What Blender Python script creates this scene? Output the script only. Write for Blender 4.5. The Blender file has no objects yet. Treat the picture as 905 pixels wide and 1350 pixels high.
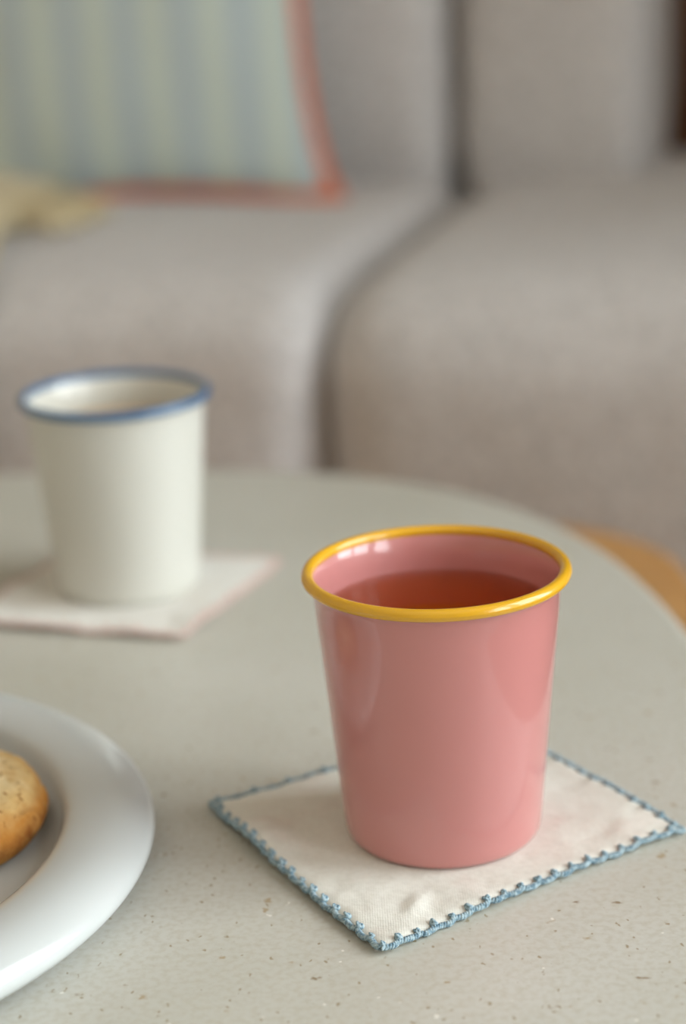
import bpy, math, random
from mathutils import Vector, Matrix, noise

random.seed(4)
scene = bpy.context.scene
COL = scene.collection
TT = 0.42                     # height of the stone table top above the floor (m)

# ------------------------------------------------------------------ camera
FPX, PITCH, ROLL, HC = 2537.9, math.radians(17.2895), math.radians(-2.5715), 0.28898
cd = bpy.data.cameras.new('camera')
cam = bpy.data.objects.new('camera', cd)
COL.objects.link(cam)
Fv = Vector((0, math.cos(PITCH), -math.sin(PITCH)))
Rv, Uv = Vector((1, 0, 0)), Vector((0, math.sin(PITCH), math.cos(PITCH)))
R2 = Rv * math.cos(ROLL) + Uv * math.sin(ROLL)
U2 = -Rv * math.sin(ROLL) + Uv * math.cos(ROLL)
M = Matrix((R2, U2, -Fv)).transposed().to_4x4()
M.translation = Vector((0, 0, TT + HC))
cam.matrix_world = M
cd.sensor_fit = 'VERTICAL'
cd.sensor_height = 36.0
cd.sensor_width = 24.0
cd.lens = FPX * 36.0 / 1350.0
cd.clip_start = 0.01
cd.dof.use_dof = True
cd.dof.focus_distance = 0.565
cd.dof.aperture_fstop = 4.8
scene.camera = cam

# ------------------------------------------------------------------ sky and exposure
wd = bpy.data.worlds.new('overcast_sky')
scene.world = wd
wd.use_nodes = True
bgn = wd.node_tree.nodes['Background']
bgn.inputs['Color'].default_value = (0.93, 1.0, 1.03, 1)
bgn.inputs['Strength'].default_value = 9.6
vs = scene.view_settings
scene.display_settings.display_device = 'sRGB'
vs.view_transform = 'Standard'
vs.look = 'None'
vs.gamma = 1.0
vs.use_curve_mapping = False
vs.exposure = 0.0
scene.cycles.max_bounces = 10
scene.cycles.diffuse_bounces = 5
scene.cycles.transparent_max_bounces = 12
scene.cycles.use_denoising = True
scene.cycles.sample_clamp_indirect = 6.0


# ------------------------------------------------------------------ helpers
def tag(o, label=None, cat=None, group=None, kind=None):
    if label: o['label'] = label
    if cat: o['category'] = cat
    if group: o['group'] = group
    if kind: o['kind'] = kind
    return o


def mk(name, verts, faces, mat, parent=None, loc=(0, 0, 0), rz=0.0, smooth=True):
    me = bpy.data.meshes.new(name)
    me.from_pydata([tuple(v) for v in verts], [], faces)
    me.validate()
    if smooth:
        me.shade_smooth()
    me.materials.append(mat)
    o = bpy.data.objects.new(name, me)
    COL.objects.link(o)
    o.location = loc
    o.rotation_euler = (0, 0, rz)
    if parent is not None:
        o.parent = parent
    return o


def empty(name, loc, rz=0.0):
    o = bpy.data.objects.new(name, None)
    o.empty_display_size = 0.05
    COL.objects.link(o)
    o.location = loc
    o.rotation_euler = (0, 0, rz)
    return o


def lathe(profile, n=96, bump=None):
    """closed or open profile of (r, z); points with r == 0 become poles"""
    V, F, rings = [], [], []
    for (r, z) in profile:
        if r <= 1e-9:
            rings.append([len(V)])
            V.append((0, 0, z))
        else:
            rings.append(list(range(len(V), len(V) + n)))
            for k in range(n):
                a = 2 * math.pi * k / n
                V.append((r * math.cos(a), r * math.sin(a), z))
    for A, B in zip(rings[:-1], rings[1:]):
        for k in range(n):
            k2 = (k + 1) % n
            if len(A) == 1 and len(B) == 1:
                continue
            if len(A) == 1:
                F.append((A[0], B[k2], B[k]))
            elif len(B) == 1:
                F.append((A[k], A[k2], B[0]))
            else:
                F.append((A[k], A[k2], B[k2], B[k]))
    return V, F


def smooth_profile(pts, sub=6):
    """Catmull-Rom through the profile points"""
    out = []
    n = len(pts)
    for i in range(n - 1):
        p0, p1, p2, p3 = pts[max(i - 1, 0)], pts[i], pts[i + 1], pts[min(i + 2, n - 1)]
        for k in range(sub):
            t = k / sub
            out.append(tuple(0.5 * (2 * p1[j] + (p2[j] - p0[j]) * t + (2 * p0[j] - 5 * p1[j] + 4 * p2[j] - p3[j]) * t * t
                                    + (3 * p1[j] - p0[j] - 3 * p2[j] + p3[j]) * t ** 3) for j in (0, 1)))
    out.append(pts[-1])
    return [(max(r, 0.0), z) for r, z in out]


def tube(path, r, sides=8, closed=False, V=None, F=None):
    V = [] if V is None else V
    F = [] if F is None else F
    n = len(path)
    P = [Vector(p) for p in path]
    base = len(V)
    prev = None
    for i in range(n):
        if closed:
            t = P[(i + 1) % n] - P[i - 1]
        else:
            t = P[min(i + 1, n - 1)] - P[max(i - 1, 0)]
        t.normalize()
        if prev is None:
            ref = Vector((0, 0, 1)) if abs(t.z) < 0.9 else Vector((1, 0, 0))
            u = t.cross(ref).normalized()
        else:
            u = (prev - t * prev.dot(t)).normalized()
        prev = u
        w = t.cross(u)
        rr = r(i / n) if callable(r) else r
        for k in range(sides):
            a = 2 * math.pi * k / sides
            V.append(tuple(P[i] + (u * math.cos(a) + w * math.sin(a)) * rr))
    for i in range(n if closed else n - 1):
        for k in range(sides):
            a, b = base + i * sides + k, base + i * sides + (k + 1) % sides
            j = (i + 1) % n
            F.append((a, b, base + j * sides + (k + 1) % sides, base + j * sides + k))
    if not closed:
        F.append(tuple(base + k for k in range(sides))[::-1])
        F.append(tuple(base + (n - 1) * sides + k for k in range(sides)))
    return V, F


def boxm(x0, x1, y0, y1, z0, z1, V=None, F=None):
    V = [] if V is None else V
    F = [] if F is None else F
    b = len(V)
    V += [(x, y, z) for z in (z0, z1) for y in (y0, y1) for x in (x0, x1)]
    F += [tuple(b + i for i in f) for f in ((0, 2, 3, 1), (4, 5, 7, 6), (0, 1, 5, 4), (2, 6, 7, 3), (0, 4, 6, 2), (1, 3, 7, 5))]
    return V, F


def puff(hx, hy, hz, r, n=20, bulge=(0, 0, 0), wob=0.0, seed=0.0):
    """rounded, bulging upholstered block centred on the origin"""
    V, F, idx = [], [], {}

    def pt(p):
        key = tuple(round(c, 5) for c in p)
        if key in idx:
            return idx[key]
        h = (hx, hy, hz)
        q = [p[i] * h[i] for i in range(3)]
        inn = [max(-(h[i] - r[i]), min(h[i] - r[i], q[i])) for i in range(3)]
        d = [(q[i] - inn[i]) / r[i] for i in range(3)]
        L = math.sqrt(sum(c * c for c in d)) or 1.0
        s = [inn[i] + d[i] / L * r[i] for i in range(3)]
        f = [1 - (s[i] / h[i]) ** 2 for i in range(3)]
        o = list(s)
        o[0] += bulge[0] * math.copysign(1, s[0]) * abs(s[0] / h[0]) ** 3 * f[1] * f[2]
        o[1] += bulge[1] * math.copysign(1, s[1]) * abs(s[1] / h[1]) ** 3 * f[0] * f[2]
        o[2] += bulge[2] * math.copysign(1, s[2]) * abs(s[2] / h[2]) ** 3 * f[0] * f[1]
        if wob:
            v = Vector(o)
            nv = noise.noise_vector(v * 6 + Vector((seed, seed * 2, 0)))
            o = list(v + nv * wob)
        idx[key] = len(V)
        V.append(tuple(o))
        return idx[key]

    # denser towards the edges
    g = [math.sin(math.pi / 2 * (2 * i / n - 1)) for i in range(n + 1)]
    for ax in range(3):
        for sgn in (-1, 1):
            for i in range(n):
                for j in range(n):
                    quad = []
                    for (a, b) in ((i, j), (i + 1, j), (i + 1, j + 1), (i, j + 1)):
                        p = [0, 0, 0]
                        p[ax] = sgn
                        p[(ax + 1) % 3] = g[a]
                        p[(ax + 2) % 3] = g[b]
                        quad.append(pt(p))
                    F.append(tuple(quad if sgn > 0 else quad[::-1]))
    return V, F


# ------------------------------------------------------------------ materials
def S(*c):
    """8-bit sRGB to linear"""
    return tuple((v / 255 / 12.92) if v / 255 <= 0.04045 else ((v / 255 + 0.055) / 1.055) ** 2.4 for v in c) + (1.0,)


class Mat:
    def __init__(self, name, color, rough=0.5, spec=0.5, coat=0.0, coat_rough=0.03, sheen=0.0):
        self.m = bpy.data.materials.new(name)
        self.m.use_nodes = True
        self.nt = self.m.node_tree
        self.b = self.nt.nodes['Principled BSDF']
        self.b.inputs['Base Color'].default_value = color
        self.b.inputs['Roughness'].default_value = rough
        self.b.inputs['Specular IOR Level'].default_value = spec
        self.b.inputs['Coat Weight'].default_value = coat
        self.b.inputs['Coat Roughness'].default_value = coat_rough
        self.b.inputs['Sheen Weight'].default_value = sheen
        self.tc = None

    def n(self, t, **kw):
        nd = self.nt.nodes.new(t)
        for k, v in kw.items():
            if hasattr(nd, k) and k not in nd.inputs:
                setattr(nd, k, v)
            else:
                nd.inputs[k].default_value = v
        return nd

    def l(self, a, b):
        self.nt.links.new(a, b)

    def coord(self, scale=(1, 1, 1), warp=0.0, wscale=40.0):
        if self.tc is None:
            self.tc = self.n('ShaderNodeTexCoord')
        mp = self.n('ShaderNodeMapping')
        mp.inputs['Scale'].default_value = scale
        src = self.tc.outputs['Object']
        if warp:
            nz = self.n('ShaderNodeTexNoise')
            nz.inputs['Scale'].default_value = wscale
            self.l(src, nz.inputs['Vector'])
            sub = self.n('ShaderNodeVectorMath', operation='SUBTRACT')
            self.l(nz.outputs['Color'], sub.inputs[0])
            sub.inputs[1].default_value = (0.5, 0.5, 0.5)
            mul = self.n('ShaderNodeVectorMath', operation='SCALE')
            self.l(sub.outputs[0], mul.inputs[0])
            mul.inputs['Scale'].default_value = warp
            add = self.n('ShaderNodeVectorMath', operation='ADD')
            self.l(src, add.inputs[0])
            self.l(mul.outputs[0], add.inputs[1])
            src = add.outputs[0]
        self.l(src, mp.inputs['Vector'])
        return mp.outputs[0]

    def noise(self, scale, detail=3.0, vec=None, rough=0.5):
        nz = self.n('ShaderNodeTexNoise')
        nz.inputs['Scale'].default_value = scale
        nz.inputs['Detail'].default_value = detail
        nz.inputs['Roughness'].default_value = rough
        self.l(vec or self.coord(), nz.inputs['Vector'])
        return nz.outputs[0]

    def ramp(self, fac, stops):
        r = self.n('ShaderNodeValToRGB')
        el = r.color_ramp.elements
        while len(el) < len(stops):
            el.new(0.5)
        for e, (p, c) in zip(el, stops):
            e.position = p
            e.color = c if len(c) == 4 else (c[0],) * 3 + (1,)
        self.l(fac, r.inputs[0])
        return r.outputs[0]

    def mix(self, fac, a, b, mode='MIX'):
        m = self.n('ShaderNodeMix', data_type='RGBA', blend_type=mode)
        for sock, v in ((m.inputs[0], fac), (m.inputs[6], a), (m.inputs[7], b)):
            if hasattr(v, 'is_output'):
                self.l(v, sock)
            else:
                sock.default_value = v
        return m.outputs[2]

    def color(self, out):
        self.l(out, self.b.inputs['Base Color'])

    def bump(self, h, strength=0.3, dist=0.001):
        b = self.n('ShaderNodeBump')
        b.inputs['Strength'].default_value = strength
        b.inputs['Distance'].default_value = dist
        self.l(h, b.inputs['Height'])
        prev = self.b.inputs['Normal'].links
        if prev:
            self.l(prev[0].from_socket, b.inputs['Normal'])
        self.l(b.outputs[0], self.b.inputs['Normal'])


g1 = lambda v: (v, v, v, 1)


def flecks(m, scale, lo, hi, keep, vec=None, warp=0.004):
    """mask of sparse irregular flecks: voronoi cells of which only some are kept"""
    vo = m.n('ShaderNodeTexVoronoi')
    vo.inputs['Scale'].default_value = scale
    m.l(vec or m.coord(warp=warp, wscale=260.0), vo.inputs['Vector'])
    d = m.ramp(vo.outputs['Distance'], [(lo, g1(1)), (hi, g1(0))])
    sep = m.n('ShaderNodeSeparateColor')
    m.l(vo.outputs['Color'], sep.inputs[0])
    k = m.ramp(sep.outputs[0], [(keep, g1(0)), (keep + 0.02, g1(1))])
    mu = m.n('ShaderNodeMath', operation='MULTIPLY')
    m.l(d, mu.inputs[0])
    m.l(k, mu.inputs[1])
    return mu.outputs[0]


# glazed ceramics
pink = Mat('pink_glaze', S(202, 134, 131), 0.35, 0.3, 1.0, 0.012)
yellow = Mat('yellow_glaze', S(228, 172, 36), 0.25, 0.4, 0.6)
cream = Mat('cream_glaze', S(212, 211, 202), 0.28, 0.5, 0.35, 0.06)
navy = Mat('blue_glaze', S(46, 98, 142), 0.22, 0.5, 0.5)
plate_m = Mat('white_glaze', S(199, 203, 202), 0.12, 0.45, 0.0, 0.02)
for mm in (pink, cream, plate_m):
    mm.bump(mm.noise(35.0, 2.0), 0.06, 0.002)

# stone table top
stone = Mat('speckled_limestone', S(198, 194, 180), 0.42, 0.4)
base = stone.ramp(stone.noise(9.0, 5.0), [(0.3, S(191, 190, 179)), (0.7, S(203, 202, 194))])
base = stone.mix(stone.ramp(stone.noise(420.0, 3.0), [(0.42, g1(0)), (0.75, g1(0.5))]), base, S(178, 170, 150))
f1 = flecks(stone, 95.0, 0.07, 0.15, 0.62, warp=0.006)
f2 = flecks(stone, 360.0, 0.10, 0.22, 0.6, vec=stone.coord((1, 0.55, 1), 0.003, 300.0))
f3 = flecks(stone, 170.0, 0.06, 0.16, 0.82, vec=stone.coord((0.45, 1, 1), 0.005, 250.0))
f4 = flecks(stone, 190.0, 0.08, 0.16, 0.85, warp=0.004)
col = stone.mix(f1, base, S(172, 156, 128))
col = stone.mix(f2, col, S(158, 145, 120))
col = stone.mix(f3, col, S(140, 122, 96))
col = stone.mix(f4, col, S(228, 226, 218))
stone.color(col)
stone.bump(f3, -0.3, 0.0004)
stone.bump(f2, -0.35, 0.0004)
stone.bump(stone.noise(500.0, 3.0), 0.12, 0.0004)

# fabrics
sofa_m = Mat('grey_boucle', S(172, 164, 159), 0.95, 0.15, sheen=0.15)
c = sofa_m.ramp(sofa_m.noise(130.0, 4.0), [(0.3, S(192, 189, 188)), (0.7, S(226, 223, 222))])
sofa_m.color(c)
sofa_m.bump(sofa_m.noise(170.0, 4.0), 0.8, 0.004)
sofa_m.bump(sofa_m.noise(9.0, 2.0), 0.3, 0.02)


def linen(name, tint, blotch):
    m = Mat(name, tint, 0.95, 0.1, sheen=0.1)
    v = m.coord()
    w1 = m.n('ShaderNodeTexWave', bands_direction='X')
    w1.inputs['Scale'].default_value = 420.0
    w1.inputs['Distortion'].default_value = 1.5
    w2 = m.n('ShaderNodeTexWave', bands_direction='Y')
    w2.inputs['Scale'].default_value = 420.0
    w2.inputs['Distortion'].default_value = 1.5
    m.l(v, w1.inputs['Vector'])
    m.l(v, w2.inputs['Vector'])
    ad = m.n('ShaderNodeMath', operation='ADD')
    m.l(w1.outputs['Fac'], ad.inputs[0])
    m.l(w2.outputs['Fac'], ad.inputs[1])
    cl = m.mix(m.ramp(m.noise(45.0, 4.0), [(0.52, g1(0)), (0.75, g1(0.55))]), tint, blotch)
    cl = m.mix(m.ramp(m.noise(600.0, 2.0), [(0.4, g1(0)), (0.8, g1(0.2))]), cl, S(186, 180, 168))
    m.color(cl)
    m.bump(ad.outputs[0], 0.15, 0.0002)
    m.bump(m.noise(70.0, 5.0), 0.6, 0.002)
    return m


linen_a = linen('natural_linen', S(231, 231, 222), S(224, 209, 200))
linen_b = linen('pale_linen', S(232, 230, 224), S(218, 210, 200))


def yarn(name, c0, c1):
    m = Mat(name, c0, 0.9, 0.15, sheen=0.2)
    m.color(m.ramp(m.noise(700.0, 3.0), [(0.38, c0), (0.62, c1)]))
    m.bump(m.noise(1800.0, 3.0), 0.9, 0.0005)
    return m


blue_yarn = yarn('blue_yarn', S(112, 144, 162), S(182, 204, 212))
pink_yarn = yarn('pink_yarn', S(220, 190, 180), S(230, 206, 198))
piping_m = yarn('coral_piping', S(214, 112, 76), S(222, 130, 92))
throw_m = Mat('beige_knit', S(176, 166, 138), 0.95, 0.1, sheen=0.2)
throw_m.color(throw_m.ramp(throw_m.noise(24.0, 3.0), [(0.35, S(196, 178, 138)), (0.65, S(214, 202, 170))]))
throw_m.bump(throw_m.noise(240.0, 3.0), 0.7, 0.003)

# striped pillow cover: flat printed stripes across its width (object x)
pil_m = Mat('striped_cotton', S(170, 182, 176), 0.9, 0.15, sheen=0.1)
sx = pil_m.n('ShaderNodeSeparateXYZ')
pil_m.l(pil_m.coord(), sx.inputs[0])
ma = pil_m.n('ShaderNodeMath', operation='MULTIPLY_ADD')
pil_m.l(sx.outputs['X'], ma.inputs[0])
ma.inputs[1].default_value = 1 / 0.052
ma.inputs[2].default_value = 20.59
fr = pil_m.n('ShaderNodeMath', operation='FRACT')
pil_m.l(ma.outputs[0], fr.inputs[0])
pc = pil_m.ramp(fr.outputs[0], [(0.0, S(178, 190, 192)), (0.22, S(181, 193, 194)), (0.34, S(190, 202, 194)), (0.42, S(196, 205, 194)),
                               (0.58, S(196, 205, 194)), (0.66, S(190, 202, 194)), (0.78, S(181, 193, 194)), (1.0, S(178, 190, 192))])
pil_m.color(pc)
pil_m.bump(pil_m.noise(300.0, 3.0), 0.3, 0.001)


# woods, walls, metal
def wood(name, c0, c1, axis=(1, 8, 8), rough=0.5, scale=9.0):
    m = Mat(name, c0, rough, 0.4)
    nz = m.noise(scale, 5.0, m.coord(axis, 0.05, 3.0), 0.6)
    m.color(m.ramp(nz, [(0.3, c0), (0.7, c1)]))
    m.bump(nz, 0.15, 0.001)
    return m


oak = wood('golden_oak', S(186, 136, 80), S(206, 158, 100))
walnut = wood('dark_walnut', S(98, 60, 34), S(122, 78, 46), (8, 8, 1))
floor_m = wood('floor_oak', S(168, 126, 84), S(190, 148, 104), (8, 1, 8), 0.45)
wall_m = Mat('warm_plaster', S(214, 205, 190), 0.9, 0.2)
wall_m.bump(wall_m.noise(60.0, 4.0), 0.1, 0.002)
ceil_m = Mat('ceiling_plaster', S(234, 229, 218), 0.9, 0.2)
paint = Mat('window_paint', S(236, 234, 228), 0.4, 0.5)
brass = Mat('brass', S(180, 140, 80), 0.3)
brass.b.inputs['Metallic'].default_value = 1.0

glass = bpy.data.materials.new('window_glass')
glass.use_nodes = True
nt = glass.node_tree
nt.nodes.clear()
out = nt.nodes.new('ShaderNodeOutputMaterial')
mx = nt.nodes.new('ShaderNodeMixShader')
tr = nt.nodes.new('ShaderNodeBsdfTransparent')
gl = nt.nodes.new('ShaderNodeBsdfGlossy')
gl.inputs['Roughness'].default_value = 0.0
fz = nt.nodes.new('ShaderNodeFresnel')
fz.inputs['IOR'].default_value = 1.3
nt.links.new(fz.outputs[0], mx.inputs[0])
nt.links.new(tr.outputs[0], mx.inputs[1])
nt.links.new(gl.outputs[0], mx.inputs[2])
nt.links.new(mx.outputs[0], out.inputs[0])


def liquid(name, absorb, density, scatter_tint):
    m = bpy.data.materials.new(name)
    m.use_nodes = True
    t = m.node_tree
    t.nodes.clear()
    o = t.nodes.new('ShaderNodeOutputMaterial')
    x = t.nodes.new('ShaderNodeMixShader')
    a = t.nodes.new('ShaderNodeBsdfTransparent')
    b = t.nodes.new('ShaderNodeBsdfGlossy')
    b.inputs['Roughness'].default_value = 0.02
    f = t.nodes.new('ShaderNodeFresnel')
    f.inputs['IOR'].default_value = 1.16
    v = t.nodes.new('ShaderNodeVolumeAbsorption')
    v.inputs['Color'].default_value = absorb
    v.inputs['Density'].default_value = density
    t.links.new(f.outputs[0], x.inputs[0])
    t.links.new(a.outputs[0], x.inputs[1])
    t.links.new(b.outputs[0], x.inputs[2])
    t.links.new(x.outputs[0], o.inputs['Surface'])
    t.links.new(v.outputs[0], o.inputs['Volume'])
    # diffuse tint painted on the surface stands in for light scattered inside the tea
    df = t.nodes.new('ShaderNodeBsdfDiffuse')
    df.inputs['Color'].default_value = scatter_tint
    hz = t.nodes.new('ShaderNodeMixShader')
    hz.inputs[0].default_value = 0.20
    t.links.new(a.outputs[0], hz.inputs[1])
    t.links.new(df.outputs[0], hz.inputs[2])
    t.links.new(hz.outputs[0], x.inputs[1])
    return m


tea_m = liquid('black_tea', (0.996, 0.60, 0.02, 1), 54.0, (0.62, 0.085, 0.004, 1))
milk_tea = Mat('milk_tea', S(196, 168, 132), 0.12, 0.5)

cookie_m = Mat('baked_cookie', S(214, 178, 120), 0.85, 0.25)
gy = cookie_m.n('ShaderNodeNewGeometry')
sp = cookie_m.n('ShaderNodeSeparateXYZ')
cookie_m.l(cookie_m.coord(), sp.inputs[0])
ln = cookie_m.n('ShaderNodeVectorMath', operation='LENGTH')
flat = cookie_m.n('ShaderNodeCombineXYZ')
cookie_m.l(sp.outputs[0], flat.inputs[0])
cookie_m.l(sp.outputs[1], flat.inputs[1])
cookie_m.l(flat.outputs[0], ln.inputs[0])
nzk = cookie_m.n('ShaderNodeMath', operation='MULTIPLY_ADD')
cookie_m.l(cookie_m.noise(70.0, 4.0), nzk.inputs[0])
nzk.inputs[1].default_value = 0.022
cookie_m.l(ln.outputs['Value'], nzk.inputs[2])
ck = cookie_m.n('ShaderNodeMath', operation='MULTIPLY')
cookie_m.l(nzk.outputs[0], ck.inputs[0])
ck.inputs[1].default_value = 16.0
cc = cookie_m.ramp(ck.outputs[0], [(0.62, S(224, 200, 152)), (0.78, S(212, 176, 116)), (0.87, S(184, 124, 54)), (0.96, S(126, 70, 24))])
cf = flecks(cookie_m, 240.0, 0.15, 0.36, 0.6, warp=0.008)
cc = cookie_m.mix(cookie_m.ramp(cookie_m.noise(150.0, 4.0, rough=0.7), [(0.45, g1(0)), (0.65, g1(0.6))]), cc, S(190, 140, 76))
cookie_m.color(cookie_m.mix(cf, cc, S(150, 98, 44)))
cookie_m.bump(cookie_m.noise(260.0, 5.0, rough=0.7), 0.9, 0.002)

# ------------------------------------------------------------------ the room
X0, X1, Y0, Y1, ZC = -2.6, 1.5, -2.6, 2.75, 2.65
T = 0.12
tag(mk('floor', *boxm(X0 - T, X1 + T, Y0 - T, Y1 + T, -0.1, 0), floor_m.m, smooth=False), 'golden oak floor under the table and sofa', None, None, 'structure')
tag(mk('ceiling', *boxm(X0 - T, X1 + T, Y0 - T, Y1 + T, ZC, ZC + 0.1), ceil_m.m, smooth=False), 'pale plaster ceiling over the whole room', None, None, 'structure')
tag(mk('wall_left', *boxm(X0 - T, X0, Y0, Y1, 0, ZC), wall_m.m, smooth=False), 'cream plaster wall without any opening', None, None, 'structure')
tag(mk('wall_back', *boxm(X0 - T, X1 + T, Y1, Y1 + T, 0, ZC), wall_m.m, smooth=False), 'cream plaster wall behind the sofa', None, None, 'structure')
tag(mk('wall_front', *boxm(X0 - T, X1 + T, Y0 - T, Y0, 0, ZC), wall_m.m, smooth=False), 'cream plaster wall facing the sofa', None, None, 'structure')
WINS = [(-1.85, -0.30), (-0.15, 1.00)]          # the two openings along the right wall
WZ0, WZ1 = 0.48, 2.50
V, F = boxm(X1, X1 + T, Y0, WINS[0][0], 0, ZC)
boxm(X1, X1 + T, WINS[0][1], WINS[1][0], 0, ZC, V, F)
boxm(X1, X1 + T, WINS[1][1], Y1, 0, ZC, V, F)
for (a, b) in WINS:
    boxm(X1, X1 + T, a, b, 0, WZ0, V, F)
    boxm(X1, X1 + T, a, b, WZ1, ZC, V, F)
tag(mk('wall_right', V, F, wall_m.m, smooth=False), 'cream plaster wall pierced by two tall windows', None, None, 'structure')

for wi, (WY0, WY1) in enumerate(WINS):
    win = tag(empty('window_%d' % (wi + 1), (X1, 0, 0)), ('tall white casement window further from the sofa', 'tall white casement window beside the coffee table')[wi], None, None, 'structure')
    V, F = boxm(0.03, 0.09, WY0, WY0 + 0.06, WZ0, WZ1)
    boxm(0.03, 0.09, WY1 - 0.06, WY1, WZ0, WZ1, V, F)
    boxm(0.03, 0.09, WY0 + 0.06, WY1 - 0.06, WZ0, WZ0 + 0.06, V, F)
    boxm(0.03, 0.09, WY0 + 0.06, WY1 - 0.06, WZ1 - 0.06, WZ1, V, F)
    mk('window_frame', V, F, paint.m, win, smooth=False)
    ym = (WY0 + WY1) / 2
    mk('mullion', *boxm(0.035, 0.085, ym - 0.04, ym + 0.04, WZ0 + 0.06, WZ1 - 0.06), paint.m, win, smooth=False)
    zs = [WZ0 + 0.06 + (WZ1 - WZ0 - 0.12) * k / 3 for k in range(4)]
    for (a, b) in ((WY0 + 0.06, ym - 0.04), (ym + 0.04, WY1 - 0.06)):
        for k in (1, 2):
            mk('glazing_bar', *boxm(0.045, 0.075, a, b, zs[k] - 0.015, zs[k] + 0.015), paint.m, win, smooth=False)
        for k in range(3):
            lo, hi = zs[k] + (0.015 if k else 0), zs[k + 1] - (0.015 if k < 2 else 0)
            mk('pane', [(0.06, a, lo), (0.06, b, lo), (0.06, b, hi), (0.06, a, hi)], [(0, 1, 2, 3)], glass, win, smooth=False)
    mk('window_sill', *boxm(-0.08, 0.03, WY0 - 0.05, WY1 + 0.05, WZ0 - 0.03, WZ0), paint.m, win, smooth=False)
    # daylight portal in the window opening (only guides the sampling of the sky)
    pl = bpy.data.lights.new('window_portal', 'AREA')
    pl.shape = 'RECTANGLE'
    pl.size, pl.size_y = WZ1 - WZ0, WY1 - WY0
    pl.cycles.is_portal = True
    po = bpy.data.objects.new('window_portal', pl)
    COL.objects.link(po)
    po.location = (X1 + T + 0.01, ym, (WZ0 + WZ1) / 2)
    po.rotation_euler = (0, math.radians(90), 0)

# ------------------------------------------------------------------ stone table
def superellipse(a, b, n, ang, N=160):
    out = []
    for k in range(N):
        t = 2 * math.pi * k / N
        c, s = math.cos(t), math.sin(t)
        r = (abs(c / a) ** n + abs(s / b) ** n) ** (-1 / n)
        x, y = r * c, r * s
        out.append((x * math.cos(ang) - y * math.sin(ang), x * math.sin(ang) + y * math.cos(ang)))
    return out


def slab(outline, thick, r=0.008, steps=5):
    """flat slab with rounded edge; top at z = 0"""
    N = len(outline)
    V, F, rings = [], [], []
    L = [math.hypot(x, y) for x, y in outline]
    prof = [(r * (1 - math.sin(a)), -r * (1 - math.cos(a))) for a in [math.pi / 2 * k / steps for k in range(steps + 1)]]
    prof += [(r * (1 - math.cos(a)), -thick + r * (1 - math.sin(a))) for a in [math.pi / 2 * k / steps for k in range(steps + 1)]]
    for ins, z in prof:
        rings.append(list(range(len(V), len(V) + N)))
        for (x, y), l in zip(outline, L):
            f = 1 - ins / l
            V.append((x * f, y * f, z))
    for A, B in zip(rings[:-1], rings[1:]):
        for k in range(N):
            F.append((A[k], B[k], B[(k + 1) % N], A[(k + 1) % N]))
    F.append(tuple(rings[0]))
    F.append(tuple(rings[-1][::-1]))
    return V, F


table = tag(empty('coffee_table', (-0.24835, 0.53849, 0)), 'pale speckled stone coffee table carrying both cups and the plate', 'coffee table')
o = mk('table_top', *slab(superellipse(0.3916, 0.4974, 3.447, -0.027), 0.03), stone.m, table, (0, 0, TT))
mk('pedestal', *lathe(smooth_profile([(0.0, TT - 0.03), (0.15, TT - 0.03), (0.145, TT - 0.1), (0.14, 0.2), (0.15, 0.02), (0.148, 0.0), (0.0, 0.0)], 4), 64),
   stone.m, table, (-0.03, -0.08, 0))

# ------------------------------------------------------------------ nested wooden table
def rrect(x0, x1, y0, y1, r, seg=14):
    out = []
    for (cx, cy, a0) in ((x1 - r, y1 - r, 0), (x0 + r, y1 - r, 90), (x0 + r, y0 + r, 180), (x1 - r, y0 + r, 270)):
        for k in range(seg + 1):
            a = math.radians(a0 + 90 * k / seg)
            out.append((cx + r * math.cos(a), cy + r * math.sin(a)))
    return out


NT = TT - 0.06
nest = tag(empty('side_table', (-0.01, 0.89, 0)), 'low golden wooden side table tucked under the stone table edge', 'side table')
mk('table_top', *slab(rrect(-0.20, 0.196, -0.20, 0.20, 0.10), 0.025, 0.006), oak.m, nest, (0, 0, NT))
for sxx in (-0.14, 0.14):
    for syy in (-0.14, 0.14):
        mk('leg', *lathe(smooth_profile([(0.0, NT - 0.022), (0.018, NT - 0.022), (0.017, 0.2), (0.012, 0.0), (0.0, 0.0)], 4), 20), oak.m, nest, (sxx, syy, 0))

# ------------------------------------------------------------------ sofa
SR = math.radians(-15.5)
sofa = tag(empty('sofa', (-0.02, 1.375, 0), SR), 'grey upholstered sofa with plump separate seat and back cushions', 'sofa')


def cushion(name, x0, x1, y0, y1, z0, z1, r, bulge, seed, n=22):
    V, F = puff((x1 - x0) / 2, (y1 - y0) / 2, (z1 - z0) / 2, r, n, bulge, 0.004, seed)
    return mk(name, V, F, sofa_m.m, sofa, ((x0 + x1) / 2, (y0 + y1) / 2, (z0 + z1) / 2))


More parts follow.
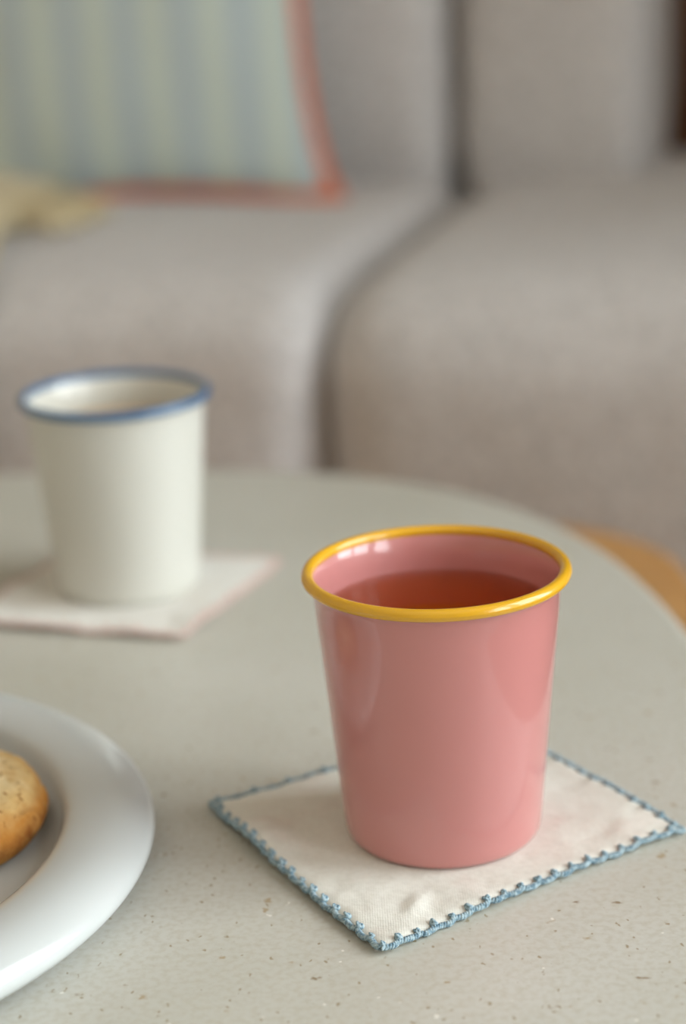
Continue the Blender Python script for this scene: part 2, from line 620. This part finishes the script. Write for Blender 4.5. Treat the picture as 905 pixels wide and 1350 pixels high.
cushion('seat_cushion', -0.80, 0.006, -0.005, 0.80, 0.12, 0.452, (0.035, 0.08, 0.055), (0.0, 0.015, 0.012), 1.0, 26)
cushion('seat_cushion', -0.005, 0.75, 0.0, 0.80, 0.12, 0.450, (0.06, 0.08, 0.075), (0.0, 0.02, 0.012), 2.0, 26)
cushion('back_cushion', -0.42, -0.003, 0.51, 0.79, 0.40, 0.86, (0.035, 0.06, 0.1), (0.0, 0.03, 0.01), 3.0)
cushion('back_cushion', -0.80, -0.42, 0.51, 0.79, 0.40, 0.86, (0.05, 0.08, 0.1), (0.0, 0.03, 0.01), 4.0)
cushion('back_cushion', -0.002, 0.186, 0.52, 0.81, 0.40, 0.86, (0.03, 0.05, 0.1), (0.0, 0.01, 0.01), 5.0)
for ch in sofa.children:
    if ch.name.startswith('back_cushion'):      # the backs lean away from the seat
        ch.rotation_euler.x = math.radians(-8)
        ch.location.y += 0.032
mk('plinth', *boxm(-0.77, 0.72, 0.05, 0.77, 0.06, 0.14), sofa_m.m, sofa, smooth=False)
for lx in (-0.72, 0.67):
    for ly in (0.1, 0.72):
        mk('leg', *lathe([(0.0, 0.0), (0.02, 0.0), (0.026, 0.065), (0.0, 0.065)], 20), walnut.m, sofa, (lx, ly, 0))

# ------------------------------------------------------------------ dark cabinet behind the sofa end
cab = tag(empty('cabinet', (0.91, 2.52, 0)), 'dark walnut cabinet standing behind the open sofa end', 'cabinet')
mk('body', *boxm(-0.54, 0.54, -0.2, 0.22, 0.0, 1.6), walnut.m, cab, smooth=False)
for k, (a, b) in enumerate(((-0.52, -0.01), (0.01, 0.52))):
    d = mk('door', *boxm(a, b, -0.222, -0.2005, 0.05, 1.57), walnut.m, cab, smooth=False)
    hx = b - 0.05 if k == 0 else a + 0.05
    mk('handle', *tube([(hx, -0.222, 0.8), (hx, -0.25, 0.8), (hx, -0.25, 0.95), (hx, -0.222, 0.95)], 0.006, 10), brass.m, d)

# ------------------------------------------------------------------ striped pillow
def pillow_xy(u, v, h):
    x = h * u * (1 - 0.16 * (1 - v * v) ** 0.6)
    y = h * v * (1 - 0.10 * (1 - u * u) ** 1.3)
    return x, y


def make_pillow(h, t):
    n = 36
    V, F, idx = [], [], {}
    g = [math.sin(math.pi / 2 * (2 * i / n - 1)) for i in range(n + 1)]
    for side in (-1, 1):
        for i in range(n + 1):
            for j in range(n + 1):
                edge = i in (0, n) or j in (0, n)
                key = (i, j) if edge else (i, j, side)
                if key in idx:
                    continue
                u, v = g[i], g[j]
                x, z = pillow_xy(u, v, h)
                y = side * t * ((1 - u * u) * (1 - v * v)) ** 0.42
                y += 0.004 * noise.noise(Vector((x * 14, z * 14, side * 3.0))) * (0 if edge else 1)
                idx[key] = len(V)
                V.append((x, y, z))
    for side in (-1, 1):
        for i in range(n):
            for j in range(n):
                q = []
                for (a, b) in ((i, j), (i + 1, j), (i + 1, j + 1), (i, j + 1)):
                    e = a in (0, n) or b in (0, n)
                    q.append(idx[(a, b) if e else (a, b, side)])
                F.append(tuple(q if side < 0 else q[::-1]))
    ring = []
    ss = [2 * k / 40 - 1 for k in range(40)]
    for s in ss: ring.append(pillow_xy(s, -1, h))
    for s in ss: ring.append(pillow_xy(1, s, h))
    for s in ss: ring.append(pillow_xy(-s, 1, h))
    for s in ss: ring.append(pillow_xy(-1, -s, h))
    return V, F, [(x, 0.0, z) for x, z in ring]


PH = 0.20
pil = tag(empty('throw_pillow', (-0.19, 1.80, 0.452)), 'square pillow with pale green and blue stripes and coral piping', 'pillow')
pil.rotation_euler = (math.radians(-12), math.radians(-2.0), math.radians(-6))
V, F, ring = make_pillow(PH, 0.058)
sh = lambda P: [(x, y, z + PH) for x, y, z in P]
mk('cover', sh(V), F, pil_m.m, pil)
mk('piping', *tube(sh(ring), 0.0085, 10, True), piping_m.m, pil)

# ------------------------------------------------------------------ folded throw on the seat
def make_throw():
    """a folded blanket: three soft layers joined by their fold"""
    n, m = 40, 26
    V, F = [], []
    w, d = 0.46, 0.13
    for i in range(n + 1):
        for j in range(m):
            a = 2 * math.pi * j / m
            ca, sa = math.cos(a), math.sin(a)
            y = d / 2 * math.copysign(abs(ca) ** 0.35, ca)
            z = 0.019 * math.copysign(abs(sa) ** 0.6, sa) + 0.019
            x = w * (i / n - 0.5)
            z += 0.006 * noise.noise(Vector((x * 9, y * 12, 2.0))) * (1 if sa > 0 else 0)
            z *= 1 - 0.35 * max(0, (i / n - 0.8) / 0.2) ** 2
            V.append((x + 0.006 * noise.noise(Vector((y * 20, z * 20, 0.0))), y, z))
    for i in range(n):
        for j in range(m):
            F.append((i * m + j, (i + 1) * m + j, (i + 1) * m + (j + 1) % m, i * m + (j + 1) % m))
    F.append(tuple(range(m)))
    F.append(tuple(n * m + j for j in range(m))[::-1])
    return V, F


thr = tag(empty('throw_blanket', (-0.47, 1.735, 0.462), SR), 'beige knitted throw folded on the sofa seat before the striped pillow', 'blanket')
mk('folded_cloth', *make_throw(), throw_m.m, thr)
for k in range(7):
    y = -0.054 + 0.018 * k
    mk('tassel', *tube([(0.225, y, 0.018), (0.245, y, 0.014), (0.27 + 0.01 * (k % 2), y - 0.006, 0.006)], lambda t: 0.004 + 0.003 * t, 8), throw_m.m, thr)

# its other end hangs over the front of the seat
V, F = [], []
prof = [(0.34, 0.478), (0.22, 0.479), (0.10, 0.474), (0.05, 0.464), (0.012, 0.445), (-0.012, 0.42), (-0.026, 0.39), (-0.032, 0.35), (-0.034, 0.30)]
prof = [q for q in smooth_profile([(y + 1, z) for y, z in prof], 5)]
NX = 24
for lay in (0, 1):
    for (y, z) in prof:
        for i in range(NX + 1):
            x = -0.62 + (0.368 - 0.30 * max(0.0, y - 1)) * i / NX
            w = 0.004 * noise.noise(Vector((x * 16, z * 8, 1.0)))
            V.append((x, y - 1 - 0.004 * lay + w, z + 0.004 * lay + 0.5 * abs(w)))
NP = len(prof) * (NX + 1)
for r_ in range(len(prof) - 1):
    for i in range(NX):
        a = r_ * (NX + 1) + i
        F.append((a, a + 1, a + NX + 2, a + NX + 1))
        F.append((NP + a, NP + a + NX + 1, NP + a + NX + 2, NP + a + 1))
for r_ in range(len(prof) - 1):
    for i, fl in ((0, 0), (NX, 1)):
        a, b = r_ * (NX + 1) + i, (r_ + 1) * (NX + 1) + i
        F.append((a, b, NP + b, NP + a) if fl == 0 else (a, NP + a, NP + b, b))
for r_ in (0, len(prof) - 1):
    for i in range(NX):
        a = r_ * (NX + 1) + i
        F.append((a, NP + a, NP + a + 1, a + 1))
hang = mk('hanging_end', V, F, throw_m.m, thr)
hang.matrix_parent_inverse = Matrix.Identity(4)
ms = Matrix.Translation(sofa.location) @ Matrix.Rotation(SR, 4, 'Z')
mt = Matrix.Translation(thr.location) @ Matrix.Rotation(SR, 4, 'Z')
hang.matrix_basis = mt.inverted() @ ms

# ------------------------------------------------------------------ cups
def cup(name, label, group, loc, body_m, rim_m):
    c = tag(empty(name, loc), label, 'cup', group)
    H = 0.0905
    prof = [(0.0, 0.0012), (0.0265, 0.0012), (0.0275, 0.0), (0.0290, 0.0), (0.0304, 0.0006), (0.0315, 0.0020), (0.0321, 0.0042)]
    for k in range(1, 13):
        t = k / 12
        prof.append((0.0321 + (0.0392 - 0.0321) * t, 0.0042 + (H - 0.0062 - 0.0042) * t))
    prof += [(0.0398, H - 0.0045), (0.0408, H - 0.0028), (0.0408, H - 0.0012), (0.0396, H - 0.0012), (0.0386, H - 0.003), (0.0376, H - 0.0055)]
    for k in range(1, 13):
        t = k / 12
        prof.append((0.0376 + (0.0296 - 0.0376) * t, H - 0.0055 + (0.0075 - (H - 0.0055)) * t))
    prof += [(0.0285, 0.005), (0.026, 0.004), (0.0, 0.004)]
    mk('body', *lathe(prof, 128), body_m, c)
    rim = []
    for k in range(21):
        a = 2 * math.pi * k / 20
        rim.append((0.0405 + 0.0020 * math.cos(a), H - 0.0020 + 0.0020 * math.sin(a)))
    mk('rim', *lathe(rim, 128), rim_m, c)
    return c


PCX, PCY = 0.02827, 0.5703
WCX, WCY = -0.09804, 0.82464
CT = 0.0024
cup('tumbler', 'glossy pink tumbler with a yellow rim on the blue edged coaster', 'tapered tumblers', (PCX, PCY, TT + CT), pink.m, yellow.m)
cup('tumbler', 'cream white tumbler with a blue rim on the pink edged coaster', 'tapered tumblers', (WCX, WCY, TT + CT), cream.m, navy.m)


def liquid_body(name, label, loc, zt, mat):
    def ri(z):
        return 0.0296 + (0.0376 - 0.0296) * (z - 0.0075) / (0.085 - 0.0075) + 0.0002
    prof = [(0.0, 0.0041), (0.0262, 0.0041), (ri(0.0078), 0.0078)]
    for k in range(1, 9):
        z = 0.0078 + (zt - 0.0078) * k / 8
        prof.append((ri(z), z))
    prof += [(ri(zt) - 0.0006, zt - 0.0006), (ri(zt) - 0.0018, zt - 0.001), (0.02, zt - 0.001), (0.0, zt - 0.001)]
    return tag(mk(name, *lathe(prof, 96), mat, None, loc), label, 'tea')


liquid_body('tea', 'clear reddish brown tea inside the pink tumbler', (PCX, PCY, TT + CT), 0.0765, tea_m)
liquid_body('milk_tea', 'milky beige tea inside the cream tumbler', (WCX, WCY, TT + CT), 0.0745, milk_tea.m)

# ------------------------------------------------------------------ coasters with crocheted edge
def coaster(name, label, corners, fab, yarn_m, seed, lift, bow, crease=None):
    """corners: front, right, back, left in table coordinates (m)"""
    cx = sum(p[0] for p in corners) / 4
    cy = sum(p[1] for p in corners) / 4
    Cn = [Vector((p[0] - cx, p[1] - cy, 0)) for p in corners]
    root = tag(empty(name, (cx, cy, TT)), label, 'coaster', 'square linen coasters')

    def point(s, t):
        p = Cn[0] * (1 - s) * (1 - t) + Cn[1] * s * (1 - t) + Cn[2] * s * t + Cn[3] * (1 - s) * t
        for (w, a, b, k) in ((4 * s * (1 - s), 0, 1, (1 - t)), (4 * t * (1 - t), 1, 2, s), (4 * s * (1 - s), 2, 3, t), (4 * t * (1 - t), 3, 0, 1 - s)):
            e = Cn[b] - Cn[a]
            nrm = Vector((e.y, -e.x, 0)).normalized()
            p = p + nrm * (bow[a] * w * k)
        return p

    def height(p, s, t):
        e = min(s, 1 - s, t, 1 - t)
        far = min(1.0, max(0.0, (math.hypot(p.x + cx - CUPXY[seed][0], p.y + cy - CUPXY[seed][1]) - 0.035) / 0.022))
        z = (0.0012 * noise.noise(Vector((p.x * 55 + seed * 7, p.y * 55, 0))) + 0.0005 * noise.noise(Vector((p.x * 150, p.y * 150 + seed, 0)))) * far
        z += lift * (0.6 + 0.8 * noise.noise(Vector((p.x * 26 + 3 * seed, p.y * 26, 4.0)))) * far * max(0, 1 - e / 0.28)
        if crease:
            (qx, qy, dx, dy, amp, wid, ln_) = crease
            rx, ry = p.x + cx - qx, p.y + cy - qy
            al, ac = rx * dx + ry * dy, -rx * dy + ry * dx
            z += amp * math.exp(-(ac / wid) ** 2 - (al / ln_) ** 2) * far
        return max(z, -0.0002)

    n = 70
    V, F = [], []
    for top in (1, 0):
        for i in range(n + 1):
            for j in range(n + 1):
                s, t = i / n, j / n
                p = point(s, t)
                h = height(p, s, t)
                e = min(s, 1 - s, t, 1 - t)
                th = 0.0010 + 0.0010 * min(1, e / 0.02)
                V.append((p.x, p.y, 0.0004 + h + (th if top else 0)))
    o2 = (n + 1) ** 2
    for i in range(n):
        for j in range(n):
            a, b, c_, d = i * (n + 1) + j, (i + 1) * (n + 1) + j, (i + 1) * (n + 1) + j + 1, i * (n + 1) + j + 1
            F.append((a, b, c_, d))
            F.append((o2 + a, o2 + d, o2 + c_, o2 + b))
    bd = [(i, 0) for i in range(n)] + [(n, j) for j in range(n)] + [(i, n) for i in range(n, 0, -1)] + [(0, j) for j in range(n, 0, -1)]
    for k in range(len(bd)):
        (i, j), (i2, j2) = bd[k], bd[(k + 1) % len(bd)]
        a, b = i * (n + 1) + j, i2 * (n + 1) + j2
        F.append((a, o2 + a, o2 + b, b))
    mk('linen_square', V, F, fab, root)

    # the edging: a two-ply chain that dips between small picots looped over the hem
    B = []
    K = 520
    for (f, rev) in ((lambda q: (q, 0), 0), (lambda q: (1, q), 0), (lambda q: (1 - q, 1), 0), (lambda q: (0, 1 - q), 0)):
        for k in range(K):
            s, t = f(k / K)
            p = point(s, t)
            B.append(Vector((p.x, p.y, 0.0013 + height(p, s, t))))
    N = len(B)
    L = [0.0]
    for k in range(N):
        L.append(L[-1] + (B[(k + 1) % N] - B[k]).length)
    per = L[-1]
    count = round(per / 0.0068)
    rope = round(per / 0.0019)
    Vv, Ff = [], []
    nor = []
    for k in range(N):
        tv = (B[(k + 4) % N] - B[k - 4]).normalized()
        nor.append(Vector((tv.y, -tv.x, 0)).normalized())
    for strand in range(2):
        path = []
        for k in range(N):
            ph = L[k] / per * count % 1.0
            wig = abs(math.sin(math.pi * ph))
            off = 0.0002 + 0.0006 * wig + 0.0005 * noise.noise(B[k] * 450)
            a = 2 * math.pi * rope * L[k] / per + math.pi * strand
            q = B[k] + nor[k] * (off + 0.00055 * math.cos(a)) + Vector((0, 0, 0.0005 * math.sin(a) + 0.0003 * (1 - wig)))
            q.z = max(q.z, 0.0008)
            path.append(q)
        tube(path, lambda f_, st=strand: 0.00054 * (1 + 0.30 * noise.noise(Vector((f_ * per * 900, st * 7.0, seed)))), 6, True, Vv, Ff)
    mk('crochet_edging', Vv, Ff, yarn_m, root)
    Vv, Ff = tube([Vector((0.0011 * math.cos(a), 0.0009 * math.sin(a), 0.0004 * math.sin(2 * a))) for a in [2 * math.pi * q / 14 for q in range(14)]], 0.00062, 6, True)
    tube([Vector((-0.0006, -0.0012, 0)), Vector((0, 0, 0.0007)), Vector((0.0006, 0.0012, 0))], 0.00055, 6, False, Vv, Ff)
    tube([Vector((0.0004 + 0.0004 * math.cos(a), 0.0009 * math.cos(a + 1), 0.0005 + 0.0008 * math.sin(a))) for a in [2 * math.pi * q / 12 for q in range(12)]], 0.0005, 6, True, Vv, Ff)
    first = None
    k = 0
    for c_ in range(count):
        target = c_ / count * per
        while L[k + 1] < target:
            k += 1
        q = B[k % N] - nor[k % N] * 0.0007 + Vector((0, 0, 0.0010))
        rz = math.atan2(nor[k % N].y, nor[k % N].x) + random.uniform(-1.2, 1.2)
        if first is None:
            first = mk('picot', Vv, Ff, yarn_m, root)
            pc_ = first
        else:
            pc_ = first.copy()
            COL.objects.link(pc_)
            pc_.parent = root
        pc_.location = q
        pc_.rotation_euler = (random.uniform(-0.2, 0.2), random.uniform(-0.2, 0.2), rz)
        sc_ = random.uniform(0.6, 0.95)
        pc_.scale = (sc_, sc_, sc_)
    return root


CUPXY = {1: (PCX, PCY), 2: (WCX, WCY)}
coaster('coaster', 'off white linen coaster with blue crocheted edging under the pink tumbler',
        [(0.0058, 0.4950), (0.1045, 0.5620), (0.0530, 0.6480), (-0.0486, 0.5950)], linen_a.m, blue_yarn.m, 1, 0.0016,
        (-0.002, 0.0, 0.0, 0.0015), (0.0165, 0.519, 0.3, 0.95, 0.0016, 0.003, 0.009))
coaster('coaster', 'off white linen coaster with pale pink edging under the cream tumbler',
        [(-0.0700, 0.7576), (-0.0310, 0.8490), (-0.1280, 0.8870), (-0.1680, 0.7880)], linen_b.m, pink_yarn.m, 2, 0.0018,
        (0.0, 0.0, 0.0, 0.001))

# ------------------------------------------------------------------ plate and cookie
plate = tag(empty('plate', (-0.2005, 0.5555, TT)), 'white glazed plate with a thick rounded rim beside the pink tumbler', 'plate')
pp = [(0.0, 0.0020), (0.068, 0.0020), (0.072, 0.0), (0.084, 0.0), (0.090, 0.0016), (0.104, 0.0026), (0.118, 0.0032), (0.1285, 0.0048), (0.1340, 0.0078),
      (0.1357, 0.0112), (0.1340, 0.0150), (0.1295, 0.0180), (0.1235, 0.0196), (0.1170, 0.0196), (0.1115, 0.0186), (0.1080, 0.0170), (0.1062, 0.0145), (0.1050, 0.0112),
      (0.1020, 0.0080), (0.094, 0.0064), (0.06, 0.0060), (0.0, 0.0060)]
V, F = lathe(smooth_profile(pp, 4), 160)
mk('dish', V, F, plate_m.m, plate)

V, F = lathe(smooth_profile([(0.0, 0.0), (0.035, 0.0), (0.0405, 0.0015), (0.0435, 0.006), (0.0425, 0.0105), (0.0385, 0.0155), (0.029, 0.0200), (0.015, 0.0225), (0.0, 0.023)], 6), 120)
W = []
for (x, y, z) in V:
    p = Vector((x, y, z))
    k = min(1.0, z / 0.006)
    n1 = noise.noise(p * 55 + Vector((3, 1, 0)))
    n2 = noise.noise(p * 160)
    cr = abs(noise.noise(p * 95 + Vector((9, 4, 0))))
    n3 = noise.noise(p * 420)
    dz = (0.0011 * n1 + 0.0007 * n2 + 0.0005 * n3 - 0.0018 * max(0, 1 - cr / 0.10)) * k
    f = 1 + 0.035 * noise.noise(Vector((x * 22, y * 22, 5.0))) + 0.015 * n2 * k
    W.append((x * f, y * f, z + dz))
tag(mk('cookie', W, F, cookie_m.m, None, (-0.1442, 0.5715, TT + 0.0074)), 'round golden cookie with browned edge lying on the white plate', 'cookie')
